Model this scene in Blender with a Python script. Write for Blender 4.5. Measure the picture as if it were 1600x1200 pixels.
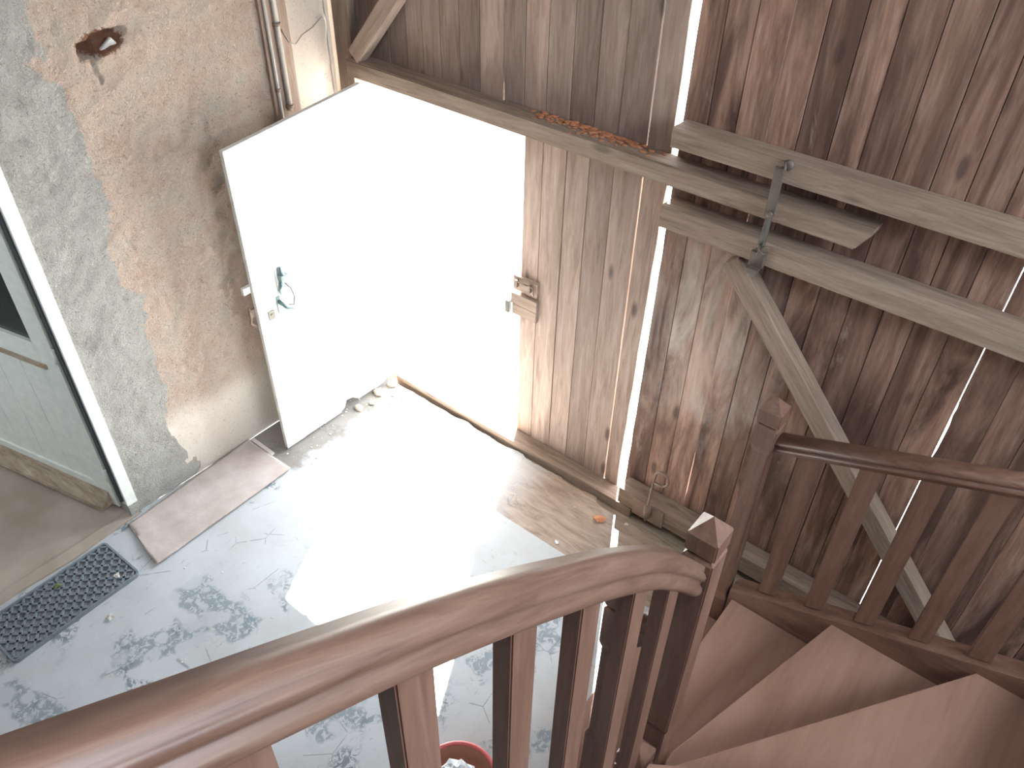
import bpy, bmesh, math, random
from mathutils import Vector, Matrix, noise
random.seed(7)
for o in list(bpy.data.objects): bpy.data.objects.remove(o)
sc = bpy.context.scene; COL = sc.collection
PI = math.pi

# ------------------------------------------------------------------ camera
cam = bpy.data.cameras.new('camera'); co = bpy.data.objects.new('camera', cam); COL.objects.link(co)
cam.sensor_width = 36; cam.sensor_fit = 'HORIZONTAL'; cam.lens = 36*1275/1600; cam.clip_start = .05
RX = (0.7769143745387205, 0.6293737750805878, 0.01710864915528212)
RD = (0.4141044796615338, -0.49033439998699824, -0.7668700386073515)
RF = (-0.47425893197636154, 0.6028771246532748, -0.6415743433230795)
co.matrix_world = Matrix(((RX[0], -RD[0], -RF[0], 0), (RX[1], -RD[1], -RF[1], 0), (RX[2], -RD[2], -RF[2], 3.6), (0, 0, 0, 1)))
sc.camera = co

# ------------------------------------------------------------------ world, sun, exposure
SKY = 11.0
w = bpy.data.worlds.new('sky'); sc.world = w; w.use_nodes = True
bg = w.node_tree.nodes['Background']; bg.inputs[0].default_value = (.80, .90, 1.0, 1); bg.inputs[1].default_value = SKY
sun = bpy.data.lights.new('sun', 'SUN'); sun.energy = 55; sun.angle = math.radians(.6); sun.color = (1, .97, .92)
so = bpy.data.objects.new('sun', sun); COL.objects.link(so)
EL = math.radians(46); ldir = Vector((.465*math.cos(EL), -.885*math.cos(EL), -math.sin(EL)))
so.rotation_euler = ldir.to_track_quat('-Z', 'Y').to_euler(); so.location = (-3, 9, 8)
def portal(loc, look, sx, sy):
    l = bpy.data.lights.new('daylight_portal', 'AREA'); l.shape = 'RECTANGLE'; l.size = sx; l.size_y = sy
    l.cycles.is_portal = True
    o = bpy.data.objects.new('daylight_portal', l); COL.objects.link(o); o.location = loc
    o.rotation_euler = Vector(look).to_track_quat('-Z', 'Y').to_euler(); return o
portal((-2.85, 3.06, 1.0), (0, -1, 0), 1.1, 2.0)
portal((.4, .2, 5.28), (0, 0, -1), 1.3, 1.3)
portal((2.55, 1.75, 3.6), (-1, 0, 0), 2.3, 2.0)
portal((-4.8, -1.52, 1.95), (0, 1, 0), 1.2, .7)
vs = sc.view_settings; vs.view_transform = 'Standard'; vs.look = 'None'; vs.exposure = .68; vs.gamma = 1; vs.use_curve_mapping = False
sc.cycles.max_bounces = 8; sc.cycles.diffuse_bounces = 5; sc.cycles.sample_clamp_indirect = 12
sc.cycles.use_denoising = True

# ------------------------------------------------------------------ material helpers
def nt(name):
    m = bpy.data.materials.new(name); m.use_nodes = True
    t = m.node_tree; b = t.nodes['Principled BSDF']; return m, t, b
def N(t, typ, **k):
    n = t.nodes.new(typ)
    for a, v in k.items(): setattr(n, a, v)
    return n
def L(t, a, b): t.links.new(a, b)
def rgb(c): return (*c, 1)
def ramp(t, fac, stops, interp='LINEAR'):
    r = N(t, 'ShaderNodeValToRGB'); r.color_ramp.interpolation = interp
    e = r.color_ramp.elements
    while len(e) < len(stops): e.new(.5)
    for i, (p, c) in enumerate(stops):
        e[i].position = p; e[i].color = rgb(c) if isinstance(c, tuple) else (c, c, c, 1)
    L(t, fac, r.inputs[0]); return r.outputs[0]
def mixc(t, fac, a, b, mode='MIX'):
    m = N(t, 'ShaderNodeMix', data_type='RGBA', blend_type=mode)
    for sock, v in ((0, fac), (6, a), (7, b)):
        if isinstance(v, (int, float)): m.inputs[sock].default_value = v
        elif isinstance(v, tuple): m.inputs[sock].default_value = rgb(v)
        else: L(t, v, m.inputs[sock])
    return m.outputs[2]
def math_(t, op, a, b=None, clamp=False):
    m = N(t, 'ShaderNodeMath', operation=op, use_clamp=clamp)
    for i, v in enumerate((a, b)):
        if v is None: continue
        if isinstance(v, (int, float)): m.inputs[i].default_value = v
        else: L(t, v, m.inputs[i])
    return m.outputs[0]
def coords(t, scale=(1, 1, 1), rot=(0, 0, 0), loc=(0, 0, 0)):
    tc = N(t, 'ShaderNodeTexCoord'); mp = N(t, 'ShaderNodeMapping')
    mp.inputs['Scale'].default_value = scale; mp.inputs['Rotation'].default_value = rot; mp.inputs['Location'].default_value = loc
    L(t, tc.outputs['Object'], mp.inputs[0]); return mp.outputs[0]
def tex(t, vec, scale, detail=5, rough=.6, dist=0.):
    n = N(t, 'ShaderNodeTexNoise'); n.inputs['Scale'].default_value = scale; n.inputs['Detail'].default_value = detail
    n.inputs['Roughness'].default_value = rough; n.inputs['Distortion'].default_value = dist
    L(t, vec, n.inputs['Vector']); return n.outputs[0]
def bump(t, b, h, strength, dist=.01):
    n = N(t, 'ShaderNodeBump'); n.inputs['Strength'].default_value = strength; n.inputs['Distance'].default_value = dist
    L(t, h, n.inputs['Height']); L(t, n.outputs[0], b.inputs['Normal'])
def plain(name, c, rough=.6, metal=0., bumps=0., bscale=60):
    m, t, b = nt(name)
    v = coords(t)
    n = tex(t, v, bscale*.3, 4)
    col = mixc(t, n, tuple(x*.8 for x in c), tuple(min(1, x*1.15) for x in c)); L(t, col, b.inputs['Base Color'])
    b.inputs['Roughness'].default_value = rough; b.inputs['Metallic'].default_value = metal
    if bumps: bump(t, b, tex(t, v, bscale, 3), bumps, .004)
    return m
def wood(name, dark, mid, light, axis='x', rough=.6, scale=1., rot=(0, 0, 0), tone=False, stain=0., white=0., knots=0., bstr=.25, spec=.3, soot=False):
    m, t, b = nt(name)
    st = {'x': (.09, 1, 1), 'y': (1, .09, 1), 'z': (1, 1, .09)}[axis]
    tc = N(t, 'ShaderNodeTexCoord'); vec = tc.outputs['Object']
    if rot != (0, 0, 0):
        mr = N(t, 'ShaderNodeMapping'); mr.inputs['Rotation'].default_value = rot; L(t, vec, mr.inputs[0]); vec = mr.outputs[0]
    tn = None
    if tone:
        at = N(t, 'ShaderNodeAttribute', attribute_name='tone'); tn = at.outputs['Fac']
        cx = N(t, 'ShaderNodeCombineXYZ'); k = math_(t, 'MULTIPLY', tn, 37.); L(t, k, cx.inputs[0]); L(t, k, cx.inputs[1]); L(t, k, cx.inputs[2])
        va = N(t, 'ShaderNodeVectorMath', operation='ADD'); L(t, vec, va.inputs[0]); L(t, cx.outputs[0], va.inputs[1]); vecb = va.outputs[0]
    else: vecb = vec
    mp = N(t, 'ShaderNodeMapping'); mp.inputs['Scale'].default_value = st; L(t, vecb, mp.inputs[0]); v = mp.outputs[0]
    g = tex(t, v, 38*scale, 6, .65, 1.2)
    g2 = tex(t, v, 9*scale, 4, .6, 1.5)
    gg = math_(t, 'ADD', math_(t, 'MULTIPLY', g, .55), math_(t, 'MULTIPLY', g2, .45))
    col = ramp(t, gg, [(.36, dark), (.50, mid), (.64, light)])
    if tn is not None:
        tv = ramp(t, tn, [(0., .70), (1., 1.25)]); col = mixc(t, 1., col, tv, 'MULTIPLY')
    if stain:   # damp and rot stains with shapes of their own
        ms = N(t, 'ShaderNodeMapping'); ms.inputs['Scale'].default_value = (1.2, 1, .22) if axis == 'z' else (.3, 1, 1); L(t, vecb, ms.inputs[0])
        s1 = tex(t, ms.outputs[0], 5.5, 6, .6, .4)
        s3 = tex(t, ms.outputs[0], 2.0, 6, .62, 2.2)
        f = math_(t, 'MAXIMUM', ramp(t, s1, [(.46, 0.), (.66, 1.)]), ramp(t, s3, [(.46, 0.), (.60, .85)]))
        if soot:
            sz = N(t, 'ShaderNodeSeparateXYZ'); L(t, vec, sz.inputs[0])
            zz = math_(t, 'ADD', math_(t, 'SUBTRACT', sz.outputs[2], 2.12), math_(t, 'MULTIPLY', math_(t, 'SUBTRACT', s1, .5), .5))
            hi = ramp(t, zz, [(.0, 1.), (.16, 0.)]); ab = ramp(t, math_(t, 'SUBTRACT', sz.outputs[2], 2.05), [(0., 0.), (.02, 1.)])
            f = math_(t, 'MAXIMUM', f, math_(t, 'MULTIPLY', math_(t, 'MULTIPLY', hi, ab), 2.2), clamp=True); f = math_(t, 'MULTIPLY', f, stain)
        col = mixc(t, f, col, tuple(x*.45 for x in dark))
    if white:
        ms = N(t, 'ShaderNodeMapping'); ms.inputs['Scale'].default_value = (1.3, 1, .3); ms.inputs['Location'].default_value = (3.3, 0, 1.7); L(t, vecb, ms.inputs[0])
        s2 = tex(t, ms.outputs[0], 5, 6, .7, .6)
        f = ramp(t, s2, [(.38, 0.), (.66, .8)]); f = math_(t, 'MULTIPLY', f, white)
        dv = N(t, 'ShaderNodeVectorMath', operation='MULTIPLY'); dv.inputs[1].default_value = (1, 0, .62); L(t, vec, dv.inputs[0])
        dn = N(t, 'ShaderNodeVectorMath', operation='DISTANCE'); dn.inputs[1].default_value = (.30, 0, .78); L(t, dv.outputs[0], dn.inputs[0])
        zone = ramp(t, math_(t, 'ADD', dn.outputs['Value'], math_(t, 'MULTIPLY', math_(t, 'SUBTRACT', tex(t, vec, 3.5, 4), .5), .5)), [(.22, 1.), (.42, .0)])
        small = ramp(t, s2, [(.64, 0.), (.72, .3)])
        f = math_(t, 'MAXIMUM', math_(t, 'MULTIPLY', f, zone), small)
        col = mixc(t, f, col, (.62, .54, .47))
    if knots:
        mk = N(t, 'ShaderNodeMapping'); mk.inputs['Scale'].default_value = (1, 1, .35) if axis == 'z' else (.35, 1, 1); L(t, vecb, mk.inputs[0])
        vo = N(t, 'ShaderNodeTexVoronoi'); vo.inputs['Scale'].default_value = 5.5; L(t, mk.outputs[0], vo.inputs['Vector'])
        f = ramp(t, vo.outputs['Distance'], [(.06, knots), (.13, 0.)])
        col = mixc(t, f, col, tuple(x*.3 for x in dark))
    L(t, col, b.inputs['Base Color']); b.inputs['Roughness'].default_value = rough; b.inputs['Specular IOR Level'].default_value = spec
    bump(t, b, g, bstr, .006)
    return m

# ------------------------------------------------------------------ mesh helpers
def box(bm, x0, x1, y0, y1, z0, z1, bev=0., mat=None, tone=None):
    t = bmesh.new(); bmesh.ops.create_cube(t, size=1)
    for v in t.verts: v.co = Vector(((x0+x1)/2+v.co.x*(x1-x0), (y0+y1)/2+v.co.y*(y1-y0), (z0+z1)/2+v.co.z*(z1-z0)))
    if bev: bmesh.ops.bevel(t, geom=list(t.edges), offset=bev, segments=2, profile=.7, affect='EDGES')
    if mat is not None: bmesh.ops.transform(t, matrix=mat, verts=t.verts)
    merge(bm, t, tone)
def merge(bm, t, tone=None):
    lay = None
    if tone is not None: lay = bm.faces.layers.float.get('tone') or bm.faces.layers.float.new('tone')
    mp = {}
    for v in t.verts: mp[v] = bm.verts.new(v.co)
    for f in t.faces:
        nf = bm.faces.new([mp[v] for v in f.verts]); nf.smooth = f.smooth
        if lay is not None: nf[lay] = tone
    t.free()
def prism(bm, pts, h0, h1, axis='z', bev=0., tone=None, mat=None):
    """pts: polygon in the plane across the axis, extruded from h0 to h1 along it"""
    def P(a, b, h): return {'z': (a, b, h), 'y': (a, h, b), 'x': (h, a, b)}[axis]
    t = bmesh.new(); lo = [t.verts.new(P(a, b, h0)) for a, b in pts]; hi = [t.verts.new(P(a, b, h1)) for a, b in pts]
    t.faces.new(lo[::-1]); t.faces.new(hi); n = len(pts)
    for i in range(n): t.faces.new([lo[i], lo[(i+1) % n], hi[(i+1) % n], hi[i]])
    bmesh.ops.recalc_face_normals(t, faces=t.faces)
    if bev: bmesh.ops.bevel(t, geom=list(t.edges), offset=bev, segments=2, profile=.7, affect='EDGES')
    if mat is not None: bmesh.ops.transform(t, matrix=mat, verts=t.verts)
    merge(bm, t, tone)
def tube(bm, pts, r, n=10, smooth=True):
    pts = [Vector(p) for p in pts]; rs = r if isinstance(r, (list, tuple)) else [r]*len(pts)
    rings = []; up = None
    for i, p in enumerate(pts):
        d = (pts[min(i+1, len(pts)-1)]-pts[max(i-1, 0)]).normalized()
        if up is None: up = d.orthogonal().normalized()
        up = (up-d*up.dot(d)).normalized(); s = d.cross(up)
        rings.append([bm.verts.new(p+(up*math.cos(2*PI*k/n)+s*math.sin(2*PI*k/n))*rs[i]) for k in range(n)])
    for a, b in zip(rings, rings[1:]):
        for k in range(n):
            f = bm.faces.new([a[k], a[(k+1) % n], b[(k+1) % n], b[k]]); f.smooth = smooth
    bm.faces.new(rings[0][::-1]); bm.faces.new(rings[-1])
def sweep(bm, path, prof, side=None, smooth=False):
    """prof: closed (u across, v up) outline carried along path; across = horizontal normal of the path"""
    rings = []
    for i, p in enumerate(path):
        p = Vector(p); d = (Vector(path[min(i+1, len(path)-1)])-Vector(path[max(i-1, 0)])).normalized()
        s = side or d.cross(Vector((0, 0, 1))).normalized(); up = s.cross(d).normalized()
        rings.append([bm.verts.new(p+s*u+up*v) for u, v in prof])
    n = len(prof)
    for a, b in zip(rings, rings[1:]):
        for k in range(n):
            f = bm.faces.new([a[k], a[(k+1) % n], b[(k+1) % n], b[k]]); f.smooth = smooth
    bm.faces.new(rings[0][::-1]); bm.faces.new(rings[-1]); bmesh.ops.recalc_face_normals(bm, faces=bm.faces)
def sphere(bm, c, r, sc_=(1, 1, 1), seg=12):
    t = bmesh.new(); bmesh.ops.create_uvsphere(t, u_segments=seg, v_segments=seg//2+2, radius=r)
    for v in t.verts: v.co = Vector((c[0]+v.co.x*sc_[0], c[1]+v.co.y*sc_[1], c[2]+v.co.z*sc_[2]))
    for f in t.faces: f.smooth = True
    merge(bm, t)
def torus(bm, c, R_, r, normal=(0, 0, 1), n=20, a0=0, a1=2*PI):
    q = Vector(normal).to_track_quat('Z', 'Y'); cl = abs(a1-a0-2*PI) < 1e-6
    pts = [Vector(c)+q @ Vector((math.cos(a)*R_, math.sin(a)*R_, 0)) for a in [a0+(a1-a0)*i/n for i in range(n+1)]]
    tube(bm, pts, r, 8)
def obj(name, bm, mat, parent=None):
    me = bpy.data.meshes.new(name)
    off = Vector((0, 0, 0)); p = parent
    while p is not None: off += p.location; p = p.parent
    if parent is not None: bmesh.ops.translate(bm, vec=-off, verts=bm.verts)
    bmesh.ops.recalc_face_normals(bm, faces=bm.faces) if len(bm.faces) < 20000 else None
    bm.to_mesh(me); bm.free(); me.materials.append(mat)
    o = bpy.data.objects.new(name, me); COL.objects.link(o); o.parent = parent
    return o
def tag(o, label, cat, group=None):
    o['label'] = label; o['category'] = cat
    if group: o['group'] = group
    return o
def thing(name, label, cat, loc, group=None):
    o = bpy.data.objects.new(name, None); COL.objects.link(o); o.location = loc; return tag(o, label, cat, group)
def struct(o, label=None, cat=None):
    o['kind'] = 'structure'
    if label: o['label'] = label; o['category'] = cat
    return o
def B(): return bmesh.new()

# ------------------------------------------------------------------ materials
M = {}
M['plank'] = wood('aged_pine_planks', (.27, .18, .135), (.40, .285, .225), (.50, .38, .31), 'z', .75, tone=True, stain=.3, white=.0, knots=.8, soot=True)
M['plank_gate'] = wood('weathered_gate_planks', (.19, .10, .07), (.30, .175, .125), (.41, .265, .20), 'z', .75, tone=True, stain=.8, white=.8, knots=.7)
M['beam'] = wood('grey_weathered_beam', (.17, .118, .084), (.265, .19, .14), (.35, .265, .20), 'x', .8, knots=.5)
M['beam_z'] = wood('grey_weathered_post', (.17, .12, .09), (.24, .175, .135), (.30, .235, .19), 'z', .8)
M['pine'] = wood('pinkish_pine_brace', (.27, .18, .135), (.36, .26, .20), (.44, .34, .27), 'x', .8)
M['mahog_x'] = wood('red_brown_stair_wood', (.125, .063, .043), (.18, .096, .067), (.23, .132, .095), 'x', .45, bstr=.05, spec=.5)
M['mahog_z'] = wood('red_brown_baluster_wood', (.125, .064, .044), (.175, .093, .065), (.22, .126, .091), 'z', .45, bstr=.05, spec=.5)
M['mahog_rail'] = wood('red_brown_handrail_wood', (.115, .06, .042), (.175, .099, .07), (.23, .142, .103), 'y', .4, rot=(math.radians(33), 0, 0), bstr=.05, spec=.5)
M['tread'] = wood('red_brown_tread_wood', (.22, .118, .08), (.27, .15, .106), (.31, .184, .135), 'y', .6, scale=.35, bstr=.05, spec=.4)
M['white_door'] = plain('flaking_white_paint', (.80, .79, .74), .5, bumps=.15)
M['white_frame'] = plain('cream_white_paint', (.78, .80, .74), .45)
M['door_green'] = plain('dull_grey_green_paint', (.76, .78, .72), .5, bumps=.1)
M['worn_wood'] = wood('worn_bare_board', (.22, .16, .11), (.36, .28, .20), (.50, .42, .33), 'x', .7)
M['iron'] = plain('old_brown_iron', (.25, .18, .135), .6, .2, .5, 120)
M['iron_grey'] = plain('grey_iron', (.15, .145, .125), .45, .6, .3, 120)
M['steel'] = plain('tarnished_green_grey_steel', (.20, .27, .27), .35, .7)
M['rubber'] = plain('blue_grey_rubber', (.19, .22, .24), .65, bumps=.3, bscale=200)
M['iron_dark'] = plain('dark_iron', (.15, .115, .09), .55, .3, .5, 120)
M['gap_black'] = plain('black_gap_shade', (.025, .027, .03), .7)  # black tone for the shaded slot beside the side-room door
M['pipe'] = plain('grey_painted_pipe', (.40, .36, .32), .45)
M['glass'] = plain('dark_pane_glass', (.035, .045, .042), .08)
M['orange'] = plain('dry_orange_leaf', (.62, .26, .12), .7)
M['pale'] = plain('pale_flake', (.66, .62, .56), .8)
M['pink_plastic'] = plain('pink_red_plastic', (.72, .16, .15), .35)
M['white_plastic'] = plain('white_plastic_film', (.80, .84, .86), .35)
M['terracotta'] = plain('terracotta', (.42, .18, .11), .7)
M['ground_out'] = plain('pale_gravel', (.62, .60, .56), .9)
M['dust'] = plain('orange_brick_dust', (.48, .20, .10), .95, bumps=.6, bscale=150)

def carpet():
    m, t, b = nt('pinkish_beige_carpet'); v = coords(t)
    n = tex(t, v, 260, 3); n2 = tex(t, v, 7, 5)
    c = mixc(t, ramp(t, n2, [(.35, 0.), (.65, 1.)]), (.50, .41, .36), (.62, .54, .49)); L(t, c, b.inputs['Base Color'])
    b.inputs['Roughness'].default_value = 1; b.inputs['Specular IOR Level'].default_value = .1; bump(t, b, n, .8, .006); return m
M['carpet'] = carpet()

def plaster():
    m, t, b = nt('rough_render_plaster'); v = coords(t)
    sx = N(t, 'ShaderNodeSeparateXYZ'); L(t, v, sx.inputs[0]); Y_, Z_ = sx.outputs[1], sx.outputs[2]
    wob = math_(t, 'MULTIPLY', math_(t, 'SUBTRACT', tex(t, coords(t, (1, 1, .8)), 3.2, 7, .62, .4), .5), .55)
    fine = tex(t, v, 62, 6, .75, .8); mid = tex(t, v, 9, 5, .6)
    # grey cement patch beside the door frame, ragged edge
    yb = math_(t, 'ADD', math_(t, 'SUBTRACT', Y_, 1.47), wob)
    pink = ramp(t, math_(t, 'MULTIPLY', yb, 1.), [(.0, 0.), (.008, 1.)])
    pinkc = ramp(t, mid, [(.3, (.60, .44, .34)), (.5, (.66, .52, .42)), (.7, (.60, .52, .42))])
    greyc = ramp(t, mid, [(.3, (.46, .44, .39)), (.7, (.56, .54, .49))])
    col = mixc(t, pink, greyc, pinkc)
    # smooth whitewashed skirt at the foot of the pink part
    low = ramp(t, math_(t, 'ADD', math_(t, 'SUBTRACT', .56, Z_), math_(t, 'MULTIPLY', wob, .35)), [(.0, 0.), (.16, 1.)])
    lowp = math_(t, 'MULTIPLY', low, pink)
    col = mixc(t, lowp, col, (.60, .53, .455))
    # smooth pale panel near the corner
    pan = ramp(t, math_(t, 'SUBTRACT', Y_, 2.49), [(.0, 0.), (.01, 1.)])
    col = mixc(t, pan, col, (.60, .51, .42))
    # reddish earth inside and below the hole
    d0 = N(t, 'ShaderNodeVectorMath', operation='MULTIPLY'); L(t, v, d0.inputs[0]); d0.inputs[1].default_value = (.35, .9, 1.7)
    d = N(t, 'ShaderNodeVectorMath', operation='DISTANCE'); L(t, d0.outputs[0], d.inputs[0]); d.inputs[1].default_value = (-3.61*.35, 1.69*.9, 2.465*1.7)
    dd = math_(t, 'ADD', d.outputs['Value'], math_(t, 'MULTIPLY', math_(t, 'SUBTRACT', fine, .5), .12))
    hole = ramp(t, dd, [(.085, 1.), (.10, 0.)]); col = mixc(t, hole, col, (.25, .12, .075))
    pits = ramp(t, fine, [(.36, 1.), (.42, 0.)]); col = mixc(t, math_(t, 'MULTIPLY', pits, .5), col, (.25, .17, .12))
    p2n = tex(t, coords(t, (1, 1, 1.8)), 38, 5, .7, 1.8); pits2 = ramp(t, p2n, [(.36, 1.), (.41, 0.)])
    col = mixc(t, math_(t, 'MULTIPLY', math_(t, 'MULTIPLY', pits2, math_(t, 'SUBTRACT', 1., math_(t, 'MULTIPLY', math_(t, 'MAXIMUM', lowp, pan), .9))), .55), col, (.20, .135, .09))
    L(t, col, b.inputs['Base Color']); b.inputs['Roughness'].default_value = .95; b.inputs['Specular IOR Level'].default_value = .15
    h = math_(t, 'ADD', math_(t, 'MULTIPLY', fine, .7), math_(t, 'MULTIPLY', tex(t, v, 110, 4), .3))
    sm = math_(t, 'MAXIMUM', lowp, pan); h = math_(t, 'MULTIPLY', h, math_(t, 'SUBTRACT', 1., math_(t, 'MULTIPLY', sm, .85)))
    bump(t, b, h, 1., .03); return m
M['plaster'] = plaster()

def floor_mat():
    m, t, b = nt('worn_patterned_linoleum'); v = coords(t)
    big = tex(t, v, 1.6, 5, .6); fine = tex(t, coords(t, (1, 1, 1), (0, 0, .4)), 34, 5, .65, 1.0)
    streak = tex(t, coords(t, (1, .15, 1), (0, 0, -.5)), 40, 4, .7)
    base = ramp(t, big, [(.35, (.46, .455, .44)), (.6, (.54, .555, .56))])
    base = mixc(t, ramp(t, streak, [(.62, 0.), (.72, .5)]), base, (.34, .33, .32))
    # rows of worn dark ornament
    wv = N(t, 'ShaderNodeTexWave', wave_type='RINGS', rings_direction='Z'); wv.inputs['Scale'].default_value = 1.1
    wv.inputs['Distortion'].default_value = 6; wv.inputs['Detail'].default_value = 2; wv.inputs['Detail Scale'].default_value = 2.
    L(t, coords(t, loc=(2.6, -.9, 0)), wv.inputs[0])
    pr = ramp(t, wv.outputs[0], [(.55, 0.), (.72, 1.)])
    patch = ramp(t, tex(t, v, 2.6, 3, .5, .5), [(.50, 0.), (.58, 1.)])
    spk = ramp(t, fine, [(.47, 1.), (.53, 0.)])
    orn = math_(t, 'MULTIPLY', math_(t, 'MULTIPLY', pr, patch), spk)
    col = mixc(t, math_(t, 'MULTIPLY', orn, .85), base, (.14, .18, .20))
    # scratches / cracks
    vo = N(t, 'ShaderNodeTexVoronoi', feature='DISTANCE_TO_EDGE'); vo.inputs['Scale'].default_value = 5
    L(t, coords(t, (1, 1, 1)), vo.inputs['Vector'])
    cr = math_(t, 'MULTIPLY', ramp(t, vo.outputs['Distance'], [(.006, 1.), (.014, 0.)]), ramp(t, tex(t, v, 5, 4), [(.55, 0.), (.6, 1.)]))
    col = mixc(t, math_(t, 'MULTIPLY', cr, .7), col, (.20, .21, .21))
    # browner, more worn sheet by the gate
    sx = N(t, 'ShaderNodeSeparateXYZ'); L(t, v, sx.inputs[0])
    g = math_(t, 'SUBTRACT', sx.outputs[1], 2.43); near = ramp(t, g, [(.0, 0.), (.004, 1.)])
    g2 = ramp(t, math_(t, 'ADD', sx.outputs[0], 2.2), [(.0, 0.), (.3, 1.)]); near = math_(t, 'MULTIPLY', near, g2)
    brown = ramp(t, tex(t, coords(t, (.2, 1, 1)), 26, 6, .7, .8), [(.35, (.23, .16, .115)), (.6, (.42, .31, .235))])
    col = mixc(t, math_(t, 'MULTIPLY', near, .95), col, brown)
    sp3 = ramp(t, tex(t, coords(t, (1, .35, 1), (0, 0, -.55)), 60, 5, .7, 1.), [(.62, 0.), (.68, .55)])
    col = mixc(t, math_(t, 'MULTIPLY', sp3, ramp(t, tex(t, v, 4, 4), [(.42, 0.), (.6, 1.)])), col, (.17, .20, .22))
    # dirt swept against the doorway, and an ornament strip that has kept its blue-black print
    dx = ramp(t, math_(t, 'ADD', math_(t, 'SUBTRACT', -3.14, sx.outputs[0]), math_(t, 'MULTIPLY', math_(t, 'SUBTRACT', tex(t, v, 6, 5), .5), .35)), [(.0, 0.), (.06, 1.)])
    dy = ramp(t, math_(t, 'SUBTRACT', sx.outputs[1], 1.88), [(.0, 0.), (.02, 1.)])
    col = mixc(t, math_(t, 'MULTIPLY', math_(t, 'MULTIPLY', dx, dy), .85), col, (.19, .165, .14))
    def band(cx, cy, ang, hl, hw):
        q = coords(t, rot=(0, 0, 0), loc=(-cx, -cy, 0)); rt = N(t, 'ShaderNodeMapping'); rt.inputs['Rotation'].default_value = (0, 0, -ang); L(t, q, rt.inputs[0])
        sp = N(t, 'ShaderNodeSeparateXYZ'); L(t, rt.outputs[0], sp.inputs[0])
        jx = math_(t, 'MULTIPLY', math_(t, 'SUBTRACT', tex(t, v, 14, 4), .5), .10)
        a = ramp(t, math_(t, 'ADD', math_(t, 'SUBTRACT', hl, math_(t, 'ABSOLUTE', sp.outputs[0])), jx), [(0., 0.), (.02, 1.)])
        b2 = ramp(t, math_(t, 'ADD', math_(t, 'SUBTRACT', hw, math_(t, 'ABSOLUTE', sp.outputs[1])), jx), [(0., 0.), (.02, 1.)])
        return math_(t, 'MULTIPLY', a, b2)
    vr = N(t, 'ShaderNodeTexVoronoi', feature='SMOOTH_F1'); vr.inputs['Scale'].default_value = 11; L(t, v, vr.inputs['Vector'])
    flower = ramp(t, vr.outputs['Distance'], [(.30, 0.), (.40, 1.)]); spk2 = ramp(t, fine, [(.50, 1.), (.56, 0.)])
    fl = math_(t, 'MAXIMUM', math_(t, 'MULTIPLY', flower, spk2), 0.)
    for args in ((-2.70, 1.00, 0.1, .26, .10), (-2.72, .72, 1.1, .22, .09), (-1.33, 1.85, 1.2, .30, .09), (-1.0, 1.5, 1.0, .24, .07), (-1.75, 1.05, 1.1, .22, .10), (-2.85, .15, .2, .25, .08)):
        bd = band(*args)
        col = mixc(t, math_(t, 'MULTIPLY', bd, .18), col, (.30, .36, .40)); col = mixc(t, math_(t, 'MULTIPLY', math_(t, 'MULTIPLY', bd, fl), .6), col, (.12, .17, .20))
    L(t, col, b.inputs['Base Color']); b.inputs['Roughness'].default_value = .5; b.inputs['Specular IOR Level'].default_value = .35
    bump(t, b, fine, .15, .004); return m
M['floor'] = floor_mat()
def concrete():
    m, t, b = nt('brown_concrete'); v = coords(t)
    c = ramp(t, tex(t, v, 2.2, 6, .6), [(.35, (.33, .26, .20)), (.65, (.43, .37, .30))])
    L(t, c, b.inputs['Base Color']); b.inputs['Roughness'].default_value = .8; bump(t, b, tex(t, v, 60, 4), .3, .004); return m
M['concrete'] = concrete()

# ------------------------------------------------------------------ ground, floors, outer shell
bm = B(); box(bm, -14, 14, 3.04, 22, -.20, -.04); struct(obj('ground', bm, M['ground_out']))
# linoleum floor with a torn edge in front of the sills
bm = B()
edge = [(x, 2.885+.025*noise.noise(Vector((x*7, 0, 0)))+.012*noise.noise(Vector((x*31, 3, 0))) - (.03 if x > -1.62 else 0)) for x in [-3.58+i*.02 for i in range(0, 300)]]
prism(bm, [(-3.58, -3.0)]+[(2.6, -3.0)]+[(2.6, 2.87)]+edge[::-1], -.03, 0., 'z'); struct(obj('floor', bm, M['floor']))
bm = B(); box(bm, -3.62, 2.6, 2.80, 3.05, -.12, -.034); struct(obj('floor_substrate', bm, M['worn_wood']))
bm = B(); prism(bm, [(-6.2, -1.5), (-3.62, -1.5), (-3.62, 2.6), (-6.2, 2.6)], -.05, .0); struct(obj('floor_side_room', bm, M['concrete']))
bm = B(); prism(bm, [(-3.62, .15), (-3.545, .15), (-3.552, .4), (-3.538, .7), (-3.55, .9), (-3.56, 1.11), (-3.62, 1.11)], -.02, .012, bev=.004); struct(obj('trim_1', bm, M['concrete']))
m_in = plain('dim_plaster', (.42, .37, .32), .9)
bm = B(); box(bm, -6.3, -6.2, -1.5, 2.6, 0, 2.6); struct(obj('wall_side_room_far', bm, m_in))
bm = B(); box(bm, -6.2, -3.7, 2.6, 2.7, 0, 2.6); struct(obj('wall_side_room_back', bm, m_in))
bm = B(); box(bm, -6.2, -5.4, -1.6, -1.5, 0, 2.6); box(bm, -4.2, -3.7, -1.6, -1.5, 0, 2.6); box(bm, -5.4, -4.2, -1.6, -1.5, 0, 1.6); box(bm, -5.4, -4.2, -1.6, -1.5, 2.3, 2.6); struct(obj('wall_side_room_near', bm, m_in))  # opening added here so daylight reaches the side-room door leaf
bm = B(); box(bm, -6.3, -3.7, -1.6, 2.7, 2.6, 2.7); struct(obj('ceiling_side_room', bm, m_in))
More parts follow.
